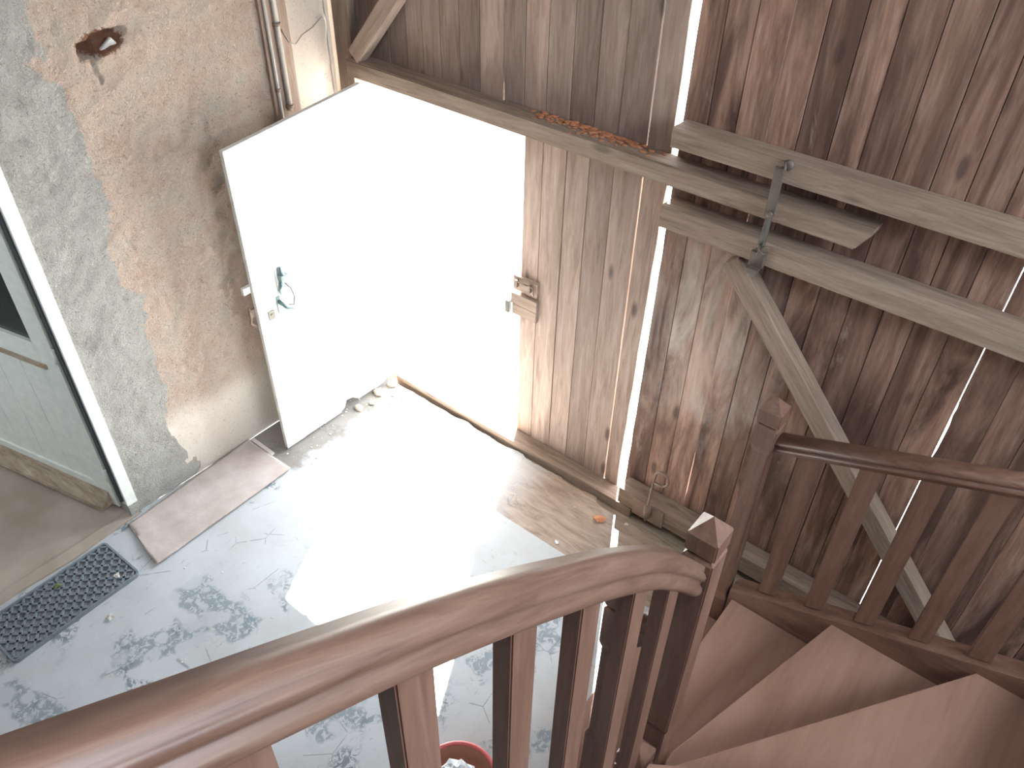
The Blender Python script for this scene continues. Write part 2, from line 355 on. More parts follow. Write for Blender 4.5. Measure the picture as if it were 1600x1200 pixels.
# enclosing shell: rear wall, right wall, roof; openings in the last two added for fill daylight
m_dk = plain('bounce_cut_dark_boards', (.10, .075, .06), .9)  # unseen shell kept dark to cut light bounced onto the stairs
bm = B()
box(bm, -3.7, 2.7, -3.1, -3.0, 0, 5.3)
struct(obj('wall_rear', bm, m_dk))
bm = B()
box(bm, 2.6, 2.7, -3, .6, 0, 5.3); box(bm, 2.6, 2.7, 2.9, 3.2, 0, 5.3); box(bm, 2.6, 2.7, .6, 2.9, 0, 2.6); box(bm, 2.6, 2.7, .6, 2.9, 4.6, 5.3)
struct(obj('wall_right', bm, m_dk))
bm = B(); box(bm, -3.8, -.25, -3.1, 3.2, 5.3, 5.4); box(bm, 1.05, 2.7, -3.1, 3.2, 5.3, 5.4); box(bm, -.25, 1.05, .85, 3.2, 5.3, 5.4); box(bm, -.25, 1.05, -3.1, -.45, 5.3, 5.4); struct(obj('ceiling', bm, m_dk))  # square opening added as an overhead source of fill daylight

# ------------------------------------------------------------------ stone / plaster wall on the left
def wall_surface():
    bm = B(); X0 = -3.58
    ys = [1.12+i*.0125 for i in range(0, 146)]; zs = [i*.0125 for i in range(0, 233)]
    ys = [y for y in ys if y <= 2.93]
    grid = []
    for z in zs:
        row = []
        for y in ys:
            p = Vector((0, y, z)); rough = 1.
            if z < .55 and y > 1.45: rough = .35
            if y > 2.49: rough = .12
            a = noise.noise(p*2.2)*.010 + (noise.noise(p*13)*.007+noise.noise(p*34)*.006)*rough
            ey = (y-1.69)/.105; ez = (z-2.465-.22*(y-1.69))/.040
            r = math.sqrt(ey*ey+ez*ez)+.35*noise.noise(p*22)
            if r < 1.15: a -= (.085 if y < 1.66 else .045)*min(1, (1.15-r)*3)
            cr = abs((y-1.625)-.22*(2.42-z)-.012*noise.noise(p*30))
            if 2.31 < z < 2.43 and cr < .010: a -= .018*(1-cr/.010)
            # eroded vertical edge towards the corner
            if y > 2.84: a += .012*noise.noise(p*14); a -= max(0, (y-2.885))**1.3*1.2
            row.append(bm.verts.new((X0+a, y+.004*noise.noise(p*9), z)))
        grid.append(row)
    for r0, r1 in zip(grid, grid[1:]):
        for i in range(len(ys)-1):
            f = bm.faces.new([r0[i], r0[i+1], r1[i+1], r1[i]]); f.smooth = True
    # body of the wall behind, around the doorway
    for (y0, y1, z0, z1) in ((1.07, 1.13, 0, 3.0), (-3.0, .15, 0, 5.3), (.15, 1.07, 2.2, 5.3), (1.07, 2.93, 2.9, 5.3)):
        box(bm, -3.70 if y0 == 1.07 and z1 == 3.0 else -3.70, -3.592, y0, y1, z0, z1)
    box(bm, -3.76, -3.66, 1.10, 2.93, 0, 5.3); box(bm, -3.70, -3.585, 2.905, 2.93, 0, 5.3); box(bm, -3.70, -3.585, 1.07, 2.93, 2.86, 5.3)
    return bm
struct(obj('wall_left', wall_surface(), M['plaster']))
bm = B(); t = bmesh.new(); bmesh.ops.create_cube(t, size=1)
for v in t.verts: v.co = Vector((-3.602+v.co.x*.02+v.co.y*.012, 1.715+v.co.y*(.10 if v.co.z < 0 else .055), 2.437+v.co.z*.032+v.co.y*.045))
bmesh.ops.bevel(t, geom=list(t.edges), offset=.004, segments=1, affect='EDGES'); merge(bm, t)
tag(obj('stone_chip', bm, M['pale']), 'pale stone chip wedged in the reddish hole in the plaster wall', 'stone')
# ------------------------------------------------------------------ plank wall (fixed part) with its joints
def plank(bm, xa, xb, z0, z1, y0=3.02, th=.024, xa1=None, xb1=None, la=None, lb=None, block_gap=True):
    """a board; la/lb: lists of (z, dx) that eat into its edges"""
    xa1 = xa if xa1 is None else xa1; xb1 = xb if xb1 is None else xb1
    g = .0017
    fa = lambda z: xa+(xa1-xa)*(z-z0)/(z1-z0)+g; fb = lambda z: xb+(xb1-xb)*(z-z0)/(z1-z0)-g
    pts = [(fa(z0), z0), (fb(z0), z0)]
    for z, d in sorted(lb or []): pts.append((fb(z)-d, z))
    pts += [(fb(z1), z1), (fa(z1), z1)]
    for z, d in sorted(la or [], reverse=True): pts.append((fa(z)+d, z))
    j = random.uniform(-.003, .003)
    prism(bm, pts, y0+j, y0+th+j, 'y', .0022, tone=random.random())
    if block_gap and la is None: box(GAPBLOCK, min(xa, xa1)-.012, max(xa, xa1)+.012, 3.0485, 3.056, z0, z1)
GAPBLOCK = B()
bm = B()
ups = [-3.46, -3.235, -3.106, -2.99, -2.868, -2.743, -2.614, -2.466, -2.342, -2.212, -2.076, -1.943, -1.809]
for i, (a, b_) in enumerate(zip(ups, ups[1:])):
    plank(bm, a, b_, 2.06, 5.3, la=[(2.09, 0), (2.12, .006), (2.20, .004), (2.24, 0)] if abs(a+2.466) < .001 else None)
plank(bm, -1.809, -1.6605, 2.06, 5.3, xb1=-1.6605)
lows = [-2.33, -2.215, -2.076, -1.945, -1.81]
for a, b_ in zip(lows, lows[1:]): plank(bm, a, b_, .03, 2.06)
plank(bm, -1.81, -1.6605, .03, 2.06, xb1=-1.6605)
rag = lambda z0, z1, s, k=.006: [(z0+(z1-z0)*i/16, k*(1+noise.noise(Vector((s, 0, i*.9))))) for i in range(1, 16)]
plank(bm, -1.657, -1.566, .03, 2.06, block_gap=False, xa1=-1.657, xb1=-1.530, lb=rag(.03, 2.06, 1))
plank(bm, -1.657, -1.532, 2.06, 5.3, block_gap=False, xa1=-1.657, xb1=-1.545, lb=rag(2.06, 5.3, 2))
struct(obj('wall_back', bm, M['plank']))
M['gap_block'] = plain('dark_gap_block', (.05, .038, .03), .9)  # strips added behind the joints to block daylight and keep gaps dark
struct(obj('wall_gap_blockers', GAPBLOCK, M['gap_block'])); GAPBLOCK = B()
bm = B(); box(bm, -3.95, -3.60, 3.0, 3.45, -.1, 5.3); struct(obj('wall_left_shade_end', bm, M['plaster']))  # unseen wall extension added to shade the sill on the hinge side
bm = B(); box(bm, -6, 4.5, 3.2, 5.8, 5.3, 5.4); struct(obj('ceiling_sun_block', bm, M['worn_wood']))  # unseen overhang added to stop sun entering high through the gate gap
# outer framing that carries the wall on the right of the gate
bm = B(); box(bm, 1.45, 2.6, 3.02, 3.06, 0, 5.3); struct(obj('wall_back_return', bm, M['plank_gate']))

# lintel beam across the wall, its end standing free before the gate
bm = B()
tl = bmesh.new(); bmesh.ops.create_cube(tl, size=1)
for v in tl.verts:
    v.co = Vector((-2.04+v.co.x*2.85, 2.9625+v.co.y*.115, 2.083+v.co.z*.09))
bmesh.ops.bevel(tl, geom=list(tl.edges), offset=.006, segments=2, affect='EDGES')
for v in tl.verts:
    if v.co.x > -.75 and v.co.z < 2.06: v.co.x -= .05
merge(bm, tl)
t = tag(obj('timber_beam', bm, M['beam']), 'long grey lintel beam running over the open doorway and ending free before the plank gate', 'beam')
bm = B()
for i in range(240):
    x = random.gauss(-1.93, .15); y = 3.015-abs(random.gauss(0, .035))
    sphere(bm, (x, y, 2.127+random.uniform(0, .006)), random.uniform(.003, .010), (2.2, 1.3, .5), 6)
dst = tag(obj('brick_dust', bm, M['dust']), 'orange brick dust heaped on top of the grey lintel beam', 'dust'); dst['kind'] = 'stuff'
# sill
bm = B(); box(bm, -3.30, -1.40, 2.91, 3.02, -.034, .042, .008)
tag(obj('timber_sill', bm, M['beam']), 'grey timber sill on the floor under the fixed planks and open doorway', 'sill')
# corner post and brace
bm = B(); box(bm, -3.565, -3.44, 2.935, 3.02, 0, 5.3, .006)
tp = tag(obj('timber_post', bm, M['beam_z']), 'brown upright corner post between plaster wall and plank wall', 'post')
def bar(name, p0, p1, w_, d_, mat, label, cat, bev=.005, parent=None):
    """square timber from p0 to p1: w_ across in the wall plane, d_ deep in y; its own long axis is local x"""
    p0 = Vector(p0); p1 = Vector(p1); d = p1-p0; l = d.length; ang = math.atan2(d.z, d.x)
    bm = B(); box(bm, 0, l, -d_/2, d_/2, -w_/2, w_/2, bev)
    me = bpy.data.meshes.new(name); bmesh.ops.recalc_face_normals(bm, faces=bm.faces); bm.to_mesh(me); bm.free(); me.materials.append(mat)
    o = bpy.data.objects.new(name, me); COL.objects.link(o); o.rotation_euler = (0, -ang, 0)
    o.parent = parent; o.location = p0-(parent.location if parent else Vector((0, 0, 0)))
    if label: tag(o, label, cat)
    return o
bar('timber_brace', (-3.405, 2.945, 2.15), (-2.75, 2.945, 2.87), .085, .075, M['pine'], 'pinkish slanting brace rising from the corner end of the lintel beam', 'brace')

# ------------------------------------------------------------------ plank gate
gate = thing('door_3', 'large gate of dark stained vertical planks with three rails and a slanting brace', 'gate', (-1.5, 2.96, 0)); gate['kind'] = 'structure'
bm = B()
js = [-1.395, -1.272, -1.14, -1.018, -.89, -.77, -.64, -.51, -.388, -.257, -.129, .005, .13, .26, .385, .52, .65, .785, .91, 1.04, 1.17, 1.30, 1.45]
plank(bm, -1.526, -1.395, -.035, 2.0, xa1=-1.512, la=rag(.03, 2.0, 5, .004)); plank(bm, -1.512, -1.395, 2.0, 5.3, xa1=-1.50, la=rag(2.0, 5.3, 6, .003))
for a, b_ in zip(js, js[1:]):
    la = None
    if abs(a+.129) < .001: la = [(1.20, 0), (1.24, .004), (1.38, .006), (1.44, .001), (1.47, .004), (1.51, 0)]
    if abs(a+1.14) < .001: la = [(.22, 0), (.30, .003), (.5, .003), (.62, 0)]
    plank(bm, a, b_, -.035, 5.3, la=la)
obj('planks', bm, M['plank_gate'], gate); obj('gate_gap_blockers', GAPBLOCK, M['gap_block'], gate)  # added strips keep daylight out of the gate joints
def rail_(z0, z1, x0=-1.49, tilt=0.):
    bm = B(); box(bm, x0, 1.45, 2.905, 3.018, z0, z1, .006); return obj('rail', bm, M['beam'], gate)
rail_(2.207, 2.292); rail_(1.842, 1.945)
rb = rail_(.055, .17)
bm = B(); box(bm, -1.385, -1.19, 2.895, 2.905, .045, .165, .002); hp = obj('hinge_plate', bm, M['iron'], gate); 
bm = B(); 
tube(bm, [(-1.285, 2.885, .09), (-1.285, 2.885, .19)], .022, 12)
obj('socket', bm, M['iron'], hp)
bar('brace', (-1.135, 2.955, 1.80), (.36, 2.955, .155), .085, .09, M['beam'], None, None, parent=gate)

# lever latch hanging before the three rails
lt = thing('lever_latch', 'dark iron lever latch hanging across the three rails of the plank gate', 'latch', (-1.0, 2.88, 2.2))
bm = B(); prism(bm, [(-.018, 0), (.018, 0), (.020, -.20), (-.02, -.21)], -.006, .006, 'y', .002, mat=Matrix.Translation((-1.006, 2.880, 2.275)))
obj('bar', bm, M['iron_dark'], lt)
bm = B(); prism(bm, [(-.012, 0), (.012, 0), (-.002, -.15), (-.022, -.15)], -.004, .004, 'y', .0015, mat=Matrix.Translation((-1.0, 2.874, 2.09)))
prism(bm, [(.0, 0), (.014, 0), (.012, -.15), (.004, -.15)], -.012, -.004, 'y', .0015, mat=Matrix.Translation((-1.0, 2.874, 2.09)))
obj('fork', bm, M['iron_grey'], lt)
bm = B(); torus(bm, (-.995, 2.887, 2.275), .018, .005, (.8, .5, 0)); sphere(bm, (-.985, 2.90, 2.285), .018, (1.2, .7, 1.2)); obj('eye_bolt', bm, M['iron_dark'], lt)
bm = B(); sphere(bm, (-1.0, 2.868, 2.085), .014, (1, .6, 1)); tube(bm, [(-1.0, 2.885, 2.085), (-1.0, 2.862, 2.085)], .009); obj('bolt', bm, M['iron_dark'], lt)
bm = B(); torus(bm, (-1.012, 2.868, 1.925), .018, .0045, (.8, .5, 0)); torus(bm, (-.985, 2.868, 1.93), .018, .0045, (-.5, .8, .2)); obj('ring', bm, M['iron_dark'], lt)
bm = B(); box(bm, -1.045, -.985, 2.885, 2.903, 1.835, 1.90, .002); prism(bm, [(-1.045, 1.835), (-.99, 1.835), (-.995, 1.81), (-1.04, 1.81)], 2.860, 2.89, 'y', .002); obj('staple_plate', bm, M['iron_dark'], lt)

# bent iron rod standing in the socket
bm = B()
pts = [(-1.285, 2.878, .06), (-1.285, 2.878, .19), (-1.277, 2.876, .35), (-1.272, 2.876, .43)]
c0 = Vector((-1.232, 2.876, .43))
pts += [(c0.x-.04*math.cos(a), 2.876, c0.z+.048*math.sin(a)) for a in [i*PI/8 for i in range(1, 13)]]
pts += [(-1.268, 2.872, .385)]
tube(bm, pts, .0075, 10)
tag(obj('iron_rod', bm, M['iron']), 'bent iron rod with a looped top standing upright at the gate foot', 'rod')

# door latch on the fixed plank next to the doorway
la = thing('door_latch', 'weathered wooden latch block with an iron bolt on the fixed plank beside the doorway', 'latch', (-2.26, 3.01, .9))
bm = B(); box(bm, -2.375, -2.195, 2.992, 3.019, 1.005, 1.075, .003); box(bm, -2.37, -2.2, 2.996, 3.019, .935, 1.0, .003); obj('block', bm, M['pine'], la)
bm = B(); box(bm, -2.365, -2.20, 2.998, 3.019, 1.10, 1.19, .003); obj('board', bm, M['pine'], la)
bm = B(); tube(bm, [(-2.40, 2.985, 1.165), (-2.22, 2.985, 1.165), (-2.215, 2.985, 1.12)], .005); obj('bolt', bm, M['iron'], la)
bm = B(); box(bm, -2.405, -2.378, 2.975, 3.0, .94, 1.02, .002); obj('keep', bm, M['iron_grey'], la)
for xx in (-2.34, -2.25):
    bm = B(); box(bm, xx, xx+.015, 2.978, 3.0, 1.13, 1.175, .001); obj('staple', bm, M['iron'], la)

# ------------------------------------------------------------------ white plank door, swung open at the corner
dr = thing('door_1', 'open white painted plank door swung back against the plaster wall', 'door', (-3.335, 2.86, 0)); dr['kind'] = 'structure'
bm = B(); n = 6; y0, y1 = 1.985, 2.875
for i in range(n):
    a = y0+(y1-y0)*i/n; b_ = y0+(y1-y0)*(i+1)/n
    zb = [.012, .014, .012, .07, .03, .02][i]
    zt0 = 1.955+.085*(a-y0)/(y1-y0); zt1 = 1.955+.085*(b_-y0)/(y1-y0)
    if i == 3: pts = [(a+.001, .02), (a+.03, .035), (a+.05, .085), (a+.10, .075), (b_-.001, .035), (b_-.001, zt1), (a+.001, zt0)]
    elif i == 5: pts = [(a+.001, zb), (b_-.06, .03), (b_-.04, .05), (b_, .06), (b_-.001, zt1), (a+.001, zt0)]
    else: pts = [(a+.0015, zb), (b_-.0015, zb), (b_-.0015, zt1), (a+.0015, zt0)]
    prism(bm, pts, -3.350, -3.322, 'x', .002)
obj('planks', bm, M['white_door'], dr)
bm = B()
for z in (.25, 1.0, 1.75): box(bm, -3.374, -3.350, 2.0, 2.86, z-.05, z+.05, .003)
obj('ledges', bm, M['beam'], dr)
bm = B(); box(bm, -3.372, -3.35, 1.945, 2.05, 1.155, 1.195, .002); obj('rim_bolt', bm, M['white_door'], dr)
bm = B(); box(bm, -3.37, -3.352, 1.955, 2.03, 1.0, 1.05, .003); tube(bm, [(-3.36, 1.985, .93), (-3.355, 1.95, .97), (-3.36, 1.97, 1.02), (-3.355, 1.955, 1.07)], .007); obj('keeper', bm, M['iron'], dr)
bm = B()
tube(bm, [(-3.318, 2.165, 1.245), (-3.305, 2.165, 1.215), (-3.30, 2.165, 1.185)], [.012, .016, .018], 10)
box(bm, -3.318, -3.285, 2.145, 2.195, 1.165, 1.205, .004); tube(bm, [(-3.3, 2.155, 1.165), (-3.31, 2.14, 1.11), (-3.315, 2.145, 1.08)], [.016, .010, .004], 8)
obj('padlock', bm, M['steel'], dr)
bm = B(); tube(bm, [(-3.312, 2.18, 1.14), (-3.30, 2.205, 1.10), (-3.295, 2.215, 1.04), (-3.30, 2.205, .99), (-3.31, 2.18, 1.0)], .0045, 8); obj('shackle', bm, M['iron_grey'], dr)
bm = B(); tube(bm, [(-3.32, 2.125, 1.045), (-3.27, 2.135, 1.02), (-3.262, 2.19, .985), (-3.265, 2.245, .985), (-3.27, 2.30, 1.0)], [.013, .011, .009, .007, .005], 10)
box(bm, -3.321, -3.314, 2.11, 2.135, .97, 1.075, .002)
obj('handle', bm, M['steel'], dr)
bm = B(); box(bm, -3.321, -3.316, 2.045, 2.085, .955, 1.01, .001); tube(bm, [(-3.317, 2.065, .985), (-3.313, 2.065, .985)], .007); obj('keyhole', bm, M['iron_grey'], dr)

# ------------------------------------------------------------------ door frame and glazed door of the side room
bm = B(); box(bm, -3.66, -3.567, 1.068, 1.128, .09, 2.35, .003); struct(obj('trim_3', bm, M['white_frame']))
bm = B(); box(bm, -3.655, -3.565, 1.068, 1.128, .0, .09, .006); struct(obj('trim_4', bm, M['plaster']))
d2 = thing('door_2', 'half glazed grey green door with a wooden weather bar opening into the side room', 'door', (-3.68, 1.055, 0)); d2['kind'] = 'structure'
ang = math.atan2(.825-1.059, -4.629+3.664)
MT = Matrix.Translation((-3.668, 1.059, 0)) @ Matrix.Rotation(ang, 4, 'Z')   # local x along the leaf, -> away from the hinge; local y: + is the camera side (rotated)
def lb(x0, x1, y0_, y1_, z0, z1, bev=.003, bm=None):
    bm = bm or B(); box(bm, x0, x1, y0_, y1_, z0, z1, bev, mat=MT); return bm
bm = lb(0, .13, 0, -.035, .03, 2.1); lb(.91, 1.03, 0, -.035, .03, 2.1, bm=bm); lb(.13, .91, 0, -.035, 2.0, 2.1, bm=bm); lb(.13, .91, 0, -.035, 1.02, 1.16, bm=bm); lb(.13, .91, 0, -.035, .03, .18, bm=bm)
obj('frame', bm, M['door_green'], d2)
bm = B()
for i in range(4): lb(.13+.195*i, .13+.195*(i+1)-.003, -.008, -.026, .18, 1.02, .0015, bm)
obj('panel', bm, M['door_green'], d2)
bm = lb(.10, .95, .008, -.002, 1.005, 1.03); obj('moulding', bm, M['worn_wood'], d2)
bm = lb(.13, .91, -.015, -.020, 1.16, 2.0, 0); obj('pane', bm, M['glass'], d2)
bm = B(); prism(bm, [(.0, .03), (.075, .035), (.07, .06), (.03, .085), (0, .13)], .05, 1.02, 'x', .003, mat=MT); obj('weather_bar', bm, M['worn_wood'], d2)
bm = B(); tube(bm, [MT @ Vector((-.008, .006, z)) for z in (.25, .33)], .011); tube(bm, [MT @ Vector((-.008, .006, z)) for z in (1.08, 1.16)], .011); obj('hinge', bm, M['door_green'], d2)
bm = B(); box(bm, -3.606, -3.592, 1.052, 1.0675, .12, 2.2, .001); obj('gap_shade_strip', bm, M['gap_black'], d2)  # black strip painted in as the shade of the gap between frame and leaf

# ------------------------------------------------------------------ pipes and cable by the corner
def pipe(y, r, zb, lab, clips):
    p = thing('wall_pipe', lab, 'pipe', (-3.545, y, zb), 'grey pipes on the plaster wall')
    bm = B(); tube(bm, [(-3.545, y, zb), (-3.545, y, 5.2)], r, 14); obj('tube', bm, M['pipe'], p)
    for z in clips:
        bm = B(); tube(bm, [(-3.545, y, z-.008), (-3.545, y, z+.008)], r+.005, 14); box(bm, -3.58, -3.545, y-.004, y+.004, z-.008, z+.008); obj('clip', bm, M['iron'], p)
    return p
pipe(2.51, .009, .0, 'thin grey pipe clipped to the plaster wall left of the thicker pipe', (2.05,))
pipe(2.565, .015, 1.93, 'thicker grey pipe on the plaster wall stopping above the open white door', (2.36, 1.95))
bm = B(); box(bm, -3.578, -3.556, 2.485, 2.645, 0, 5.2, .003)
struct(obj('trim_5', bm, wood('brown_board', (.25, .17, .125), (.33, .235, .175), (.40, .30, .23), 'z', .8)))
bm = B(); tube(bm, [(-3.545, 2.59, 2.33), (-3.552, 2.63, 2.255), (-3.55, 2.665, 2.24), (-3.56, 2.72, 2.27), (-3.565, 2.80, 2.29), (-3.57, 2.87, 2.325)], .003, 6)
tag(obj('cable', bm, M['pipe']), 'thin sagging cable strung from the thick pipe towards the corner post', 'cable')

# ------------------------------------------------------------------ floor coverings
bm = B()
me_pts = []
nx, ny = 26, 60
P00, P10, P01, P11 = Vector((-3.52, 1.00)), Vector((-3.155, .965)), Vector((-3.575, 1.875)), Vector((-3.175, 1.885))
g = []
for j in range(ny+1):
    row = []
    for i in range(nx+1):
        u = i/nx; v = j/ny; p = (P00*(1-u)+P10*u)*(1-v)+(P01*(1-u)+P11*u)*v
        e = .006*noise.noise(Vector((u*20, v*40, 0)))
        if j == 0: p.y += e + .03*(1-u)*(1-u)
        if i == nx: p.x += e
        if i == 0: p.x = max(p.x, -3.572)
        z = .010+.004*noise.noise(Vector((p.x*5, p.y*5, 2)))+(.018*max(0, 1-v*7)*(.3+u*.0) if j < 9 else 0)
        row.append(bm.verts.new((p.x, p.y, z)))
    g.append(row)
for a, b_ in zip(g, g[1:]):
    for i in range(nx): f = bm.faces.new([a[i], a[i+1], b_[i+1], b_[i]]); f.smooth = True
o = obj('carpet_mat', bm, M['carpet']); s = o.modifiers.new('thick', 'SOLIDIFY'); s.thickness = .008; s.offset = -1
tag(o, 'pinkish beige carpet offcut lying along the plaster wall', 'mat')

def rubber_mat():
    bm = B(); c0 = Vector((-3.508, .872)); u = (Vector((-3.17, .882))-c0); Lw = .338
    ux = Vector((1, .02)).normalized(); vy = Vector((.02, -1)).normalized()
    W_, H_ = .335, .68
    def P(a, b_, z): p = c0+ux*a+vy*b_; return Vector((p.x, p.y, z))
    def ang_box(a0, b0, a1, b1, w_, z0, z1):
        d = Vector((a1-a0, b1-b0)).normalized(); nn = Vector((-d.y, d.x))*w_/2
        q = [(a0+nn.x, b0+nn.y), (a1+nn.x, b1+nn.y), (a1-nn.x, b1-nn.y), (a0-nn.x, b0-nn.y)]
        lo = [bm.verts.new(P(x, y, z0)) for x, y in q]; hi = [bm.verts.new(P(x, y, z1)) for x, y in q]
        bm.faces.new(hi)
        for i in range(4): bm.faces.new([lo[i], lo[(i+1) % 4], hi[(i+1) % 4], hi[i]])
    # rim with rounded corners
    def rr(w0, h0, a0, b0, r):
        out = []
        for cx, cy, s in ((a0+w0-r, b0+h0-r, 0), (a0+r, b0+h0-r, 1), (a0+r, b0+r, 2), (a0+w0-r, b0+r, 3)):
            for k in range(5):
                an = (s+k/4)*PI/2; out.append((cx+r*math.cos(an), cy+r*math.sin(an)))
        return out
    O_ = rr(W_, H_, 0, 0, .025); I_ = rr(W_-.022, H_-.022, .011, .011, .016); n = len(O_)
    ot = [bm.verts.new(P(x, y, .022)) for x, y in O_]; it = [bm.verts.new(P(x, y, .022)) for x, y in I_]
    ob_ = [bm.verts.new(P(x, y, .001)) for x, y in O_]; ib = [bm.verts.new(P(x, y, .004)) for x, y in I_]
    for i in range(n):
        k = (i+1) % n
        bm.faces.new([ot[i], ot[k], it[k], it[i]]); bm.faces.new([ob_[i], ob_[k], ot[k], ot[i]]); bm.faces.new([it[i], it[k], ib[k], ib[i]])
    # diagonal lattice of ribs with a rib across every diamond
    nc, nr = 5, 11; cw = (W_-.022)/nc; ch = (H_-.022)/nr
    for j in range(nr):
        for i in range(nc):
            a = .011+i*cw; b0 = .011+j*ch
            ang_box(a, b0+ch/2, a+cw/2, b0, .011, .004, .019); ang_box(a+cw/2, b0, a+cw, b0+ch/2, .011, .004, .019)
            ang_box(a, b0+ch/2, a+cw/2, b0+ch, .011, .004, .019); ang_box(a+cw/2, b0+ch, a+cw, b0+ch/2, .011, .004, .019)
    return bm
tag(obj('rubber_mat', rubber_mat(), M['rubber']), 'blue grey rubber drainage mat with a diamond grid before the side room doorway', 'mat')

def flake(name, x, y, r, mat, label, cat, group=None, z=.001):
    bm = B(); k = 9; vs_ = []
    c = bm.verts.new((x, y, z+r*.5))
    for i in range(k):
        a = 2*PI*i/k; rr = r*random.uniform(.5, 1.15); vs_.append(bm.verts.new((x+rr*math.cos(a), y+rr*math.sin(a), z+r*random.uniform(.05, .6))))
    for i in range(k): bm.faces.new([c, vs_[i], vs_[(i+1) % k]])
    o = obj(name, bm, mat); s = o.modifiers.new('t', 'SOLIDIFY'); s.thickness = .0015; s.offset = 1; return tag(o, label, cat, group)
flake('dry_leaf', -1.512, 2.76, .034, M['orange'], 'crumpled orange dry leaf on the worn floor before the gate', 'leaf')
flake('plaster_chip', -3.054, .635, .028, M['pale'], 'largest pale plaster chip on the floor beside the rubber drainage mat', 'chip')
flake('plaster_chip', -1.60, 2.47, .015, M['white_plastic'], 'small white chip on the floor seam between doorway and curved handrail', 'chip')
flake('plaster_chip', -1.374, 2.83, .014, M['pale'], 'small pale chip on the floor under the end of the hinge plate', 'chip')
flake('plaster_chip', -3.245, .79, .020, M['pale'], 'pale chip lying on the far end of the rubber mat', 'chip', z=.018)
flake('leaf_scrap', -3.42, .56, .020, plain('dull_green_leaf', (.16, .19, .08), .7), 'dull green leaf scrap lying on the rubber mat', 'leaf', z=.018)
# rubble and dust swept under the white door
for i, (x, y, r) in enumerate([(-3.27, 2.53, .03), (-3.24, 2.62, .022), (-3.29, 2.72, .035), (-3.2, 2.78, .02), (-3.28, 2.84, .03), (-3.16, 2.70, .014), (-3.13, 2.80, .016)]):
    bm = B(); sphere(bm, (0, 0, 0), r, (1, .8, .6), 10)
    for v in bm.verts: v.co += v.co.normalized()*noise.noise(v.co*40+Vector((i, 0, 0)))*r*.5
    bmesh.ops.translate(bm, vec=(x, y, r*.4), verts=bm.verts)
    tag(obj('rubble_lump', bm, M['plaster']), ['plaster lump nearest the free edge of the white door foot', 'plaster lump just beyond the first one at the white door foot', 'big plaster lump against the middle of the white door foot',
     'small plaster lump out on the floor in front of the white door', 'plaster lump right in the hinge corner of the white door', 'tiniest plaster lump lying farthest out from the white door', 'small plaster lump beside the sill near the door hinge'][i], 'rubble', 'plaster lumps under the white door')
bm = B(); box(bm, -3.56, -3.36, 1.885, 1.91, 0, .014, .002)
tag(obj('wood_strip', bm, M['pale']), 'pale wooden strip on the floor between carpet offcut and white door', 'strip')

bm = B()
for i in range(110):
    if i < 60: x, y = random.gauss(-3.2, .12), random.uniform(1.95, 2.85)
    else: x, y = random.uniform(-3.3, -1.2), random.uniform(.5, 2.8)
    if x < -3.54: continue
    k = random.uniform(.002, .006); t = bmesh.new(); bmesh.ops.create_icosphere(t, subdivisions=1, radius=k)
    for v in t.verts: v.co = Vector((x+v.co.x*random.uniform(.6, 1.8), y+v.co.y*random.uniform(.6, 1.8), k*.4+v.co.z*.6))
    merge(bm, t)
cb = tag(obj('crumbs', bm, M['pale']), 'fine plaster crumbs and grit scattered over the floor', 'grit'); cb['kind'] = 'stuff'

# ------------------------------------------------------------------ staircase
st = thing('staircase', 'red brown winding wooden staircase turning up towards the viewer', 'staircase', (-.1, 1.9, 0))
XO = .65
T = [ # top z, plan polygon
 (.200, [(-.88, 2.447), (-.56, 2.447), (-.56, 1.36), (-.78, 1.36), (-.835, 1.385), (-.87, 1.43), (-.88, 1.50)]),
 (.400, [(-.594, 2.47), (-.594, 1.46), (-.40, 1.46), (-.11, 2.47)]),
 (.605, [(-.163, 2.47), (-.412, 1.54), (-.405, 1.43), (-.30, 1.40), (.42, 2.47)]),
 (.785, [(.368, 2.47), (-.362, 1.40), (-.40, 1.38), (-.40, 1.22), (XO, 1.95), (XO, 2.47)]),
 (.970, [(XO, 2.0), (-.40, 1.27), (-.40, 1.08), (XO, 1.40)]),
 (1.16, [(XO, 1.44), (-.40, 1.12), (-.40, .88), (XO, .88)]),
 (1.35, [(XO, .94), (-.40, .94), (-.40, .66), (XO, .66)]),
 (1.54, [(XO, .70), (-.40, .70), (-.40, .42), (XO, .42)]),
 (1.73, [(XO, .46), (-.40, .46), (-.40, .18), (XO, .18)]),
 (1.92, [(XO, .22), (-.40, .22), (-.40, -1.2), (XO, -1.2)]),
]
for z, p in T:
    bm = B(); prism(bm, p, z-.038, z, 'z', .005)
    obj('tread', bm, M['tread'], st)
def riser(z0, z1, a, b_, off=.03, th=.018):
    a = Vector(a); b_ = Vector(b_); d = (b_-a).normalized(); nn = Vector((-d.y, d.x))
    p = [a+nn*off, b_+nn*off, b_+nn*(off+th), a+nn*(off+th)]
    bm = B(); prism(bm, [(q.x, q.y) for q in p], z0, z1, 'z'); obj('riser', bm, M['mahog_x'], st)
riser(0, .162, (-.88, 1.48), (-.88, 2.46), -.03-.018)
riser(.2, .362, (-.594, 1.46), (-.594, 2.46), -.03-.018)
riser(.4, .567, (-.412, 1.54), (-.163, 2.46), -.03-.018)
riser(.605, .747, (-.362, 1.40), (.36, 2.46), -.03-.018)
riser(.785, .932, (-.40, 1.27), (XO, 2.0), -.03-.018)
riser(.97, 1.122, (-.40, 1.12), (XO, 1.44), -.03-.018)
for z, y in ((1.16, .94), (1.35, .70), (1.54, .46), (1.73, .22)): riser(z, z+.152, (-.40, y), (XO, y), -.03-.018)
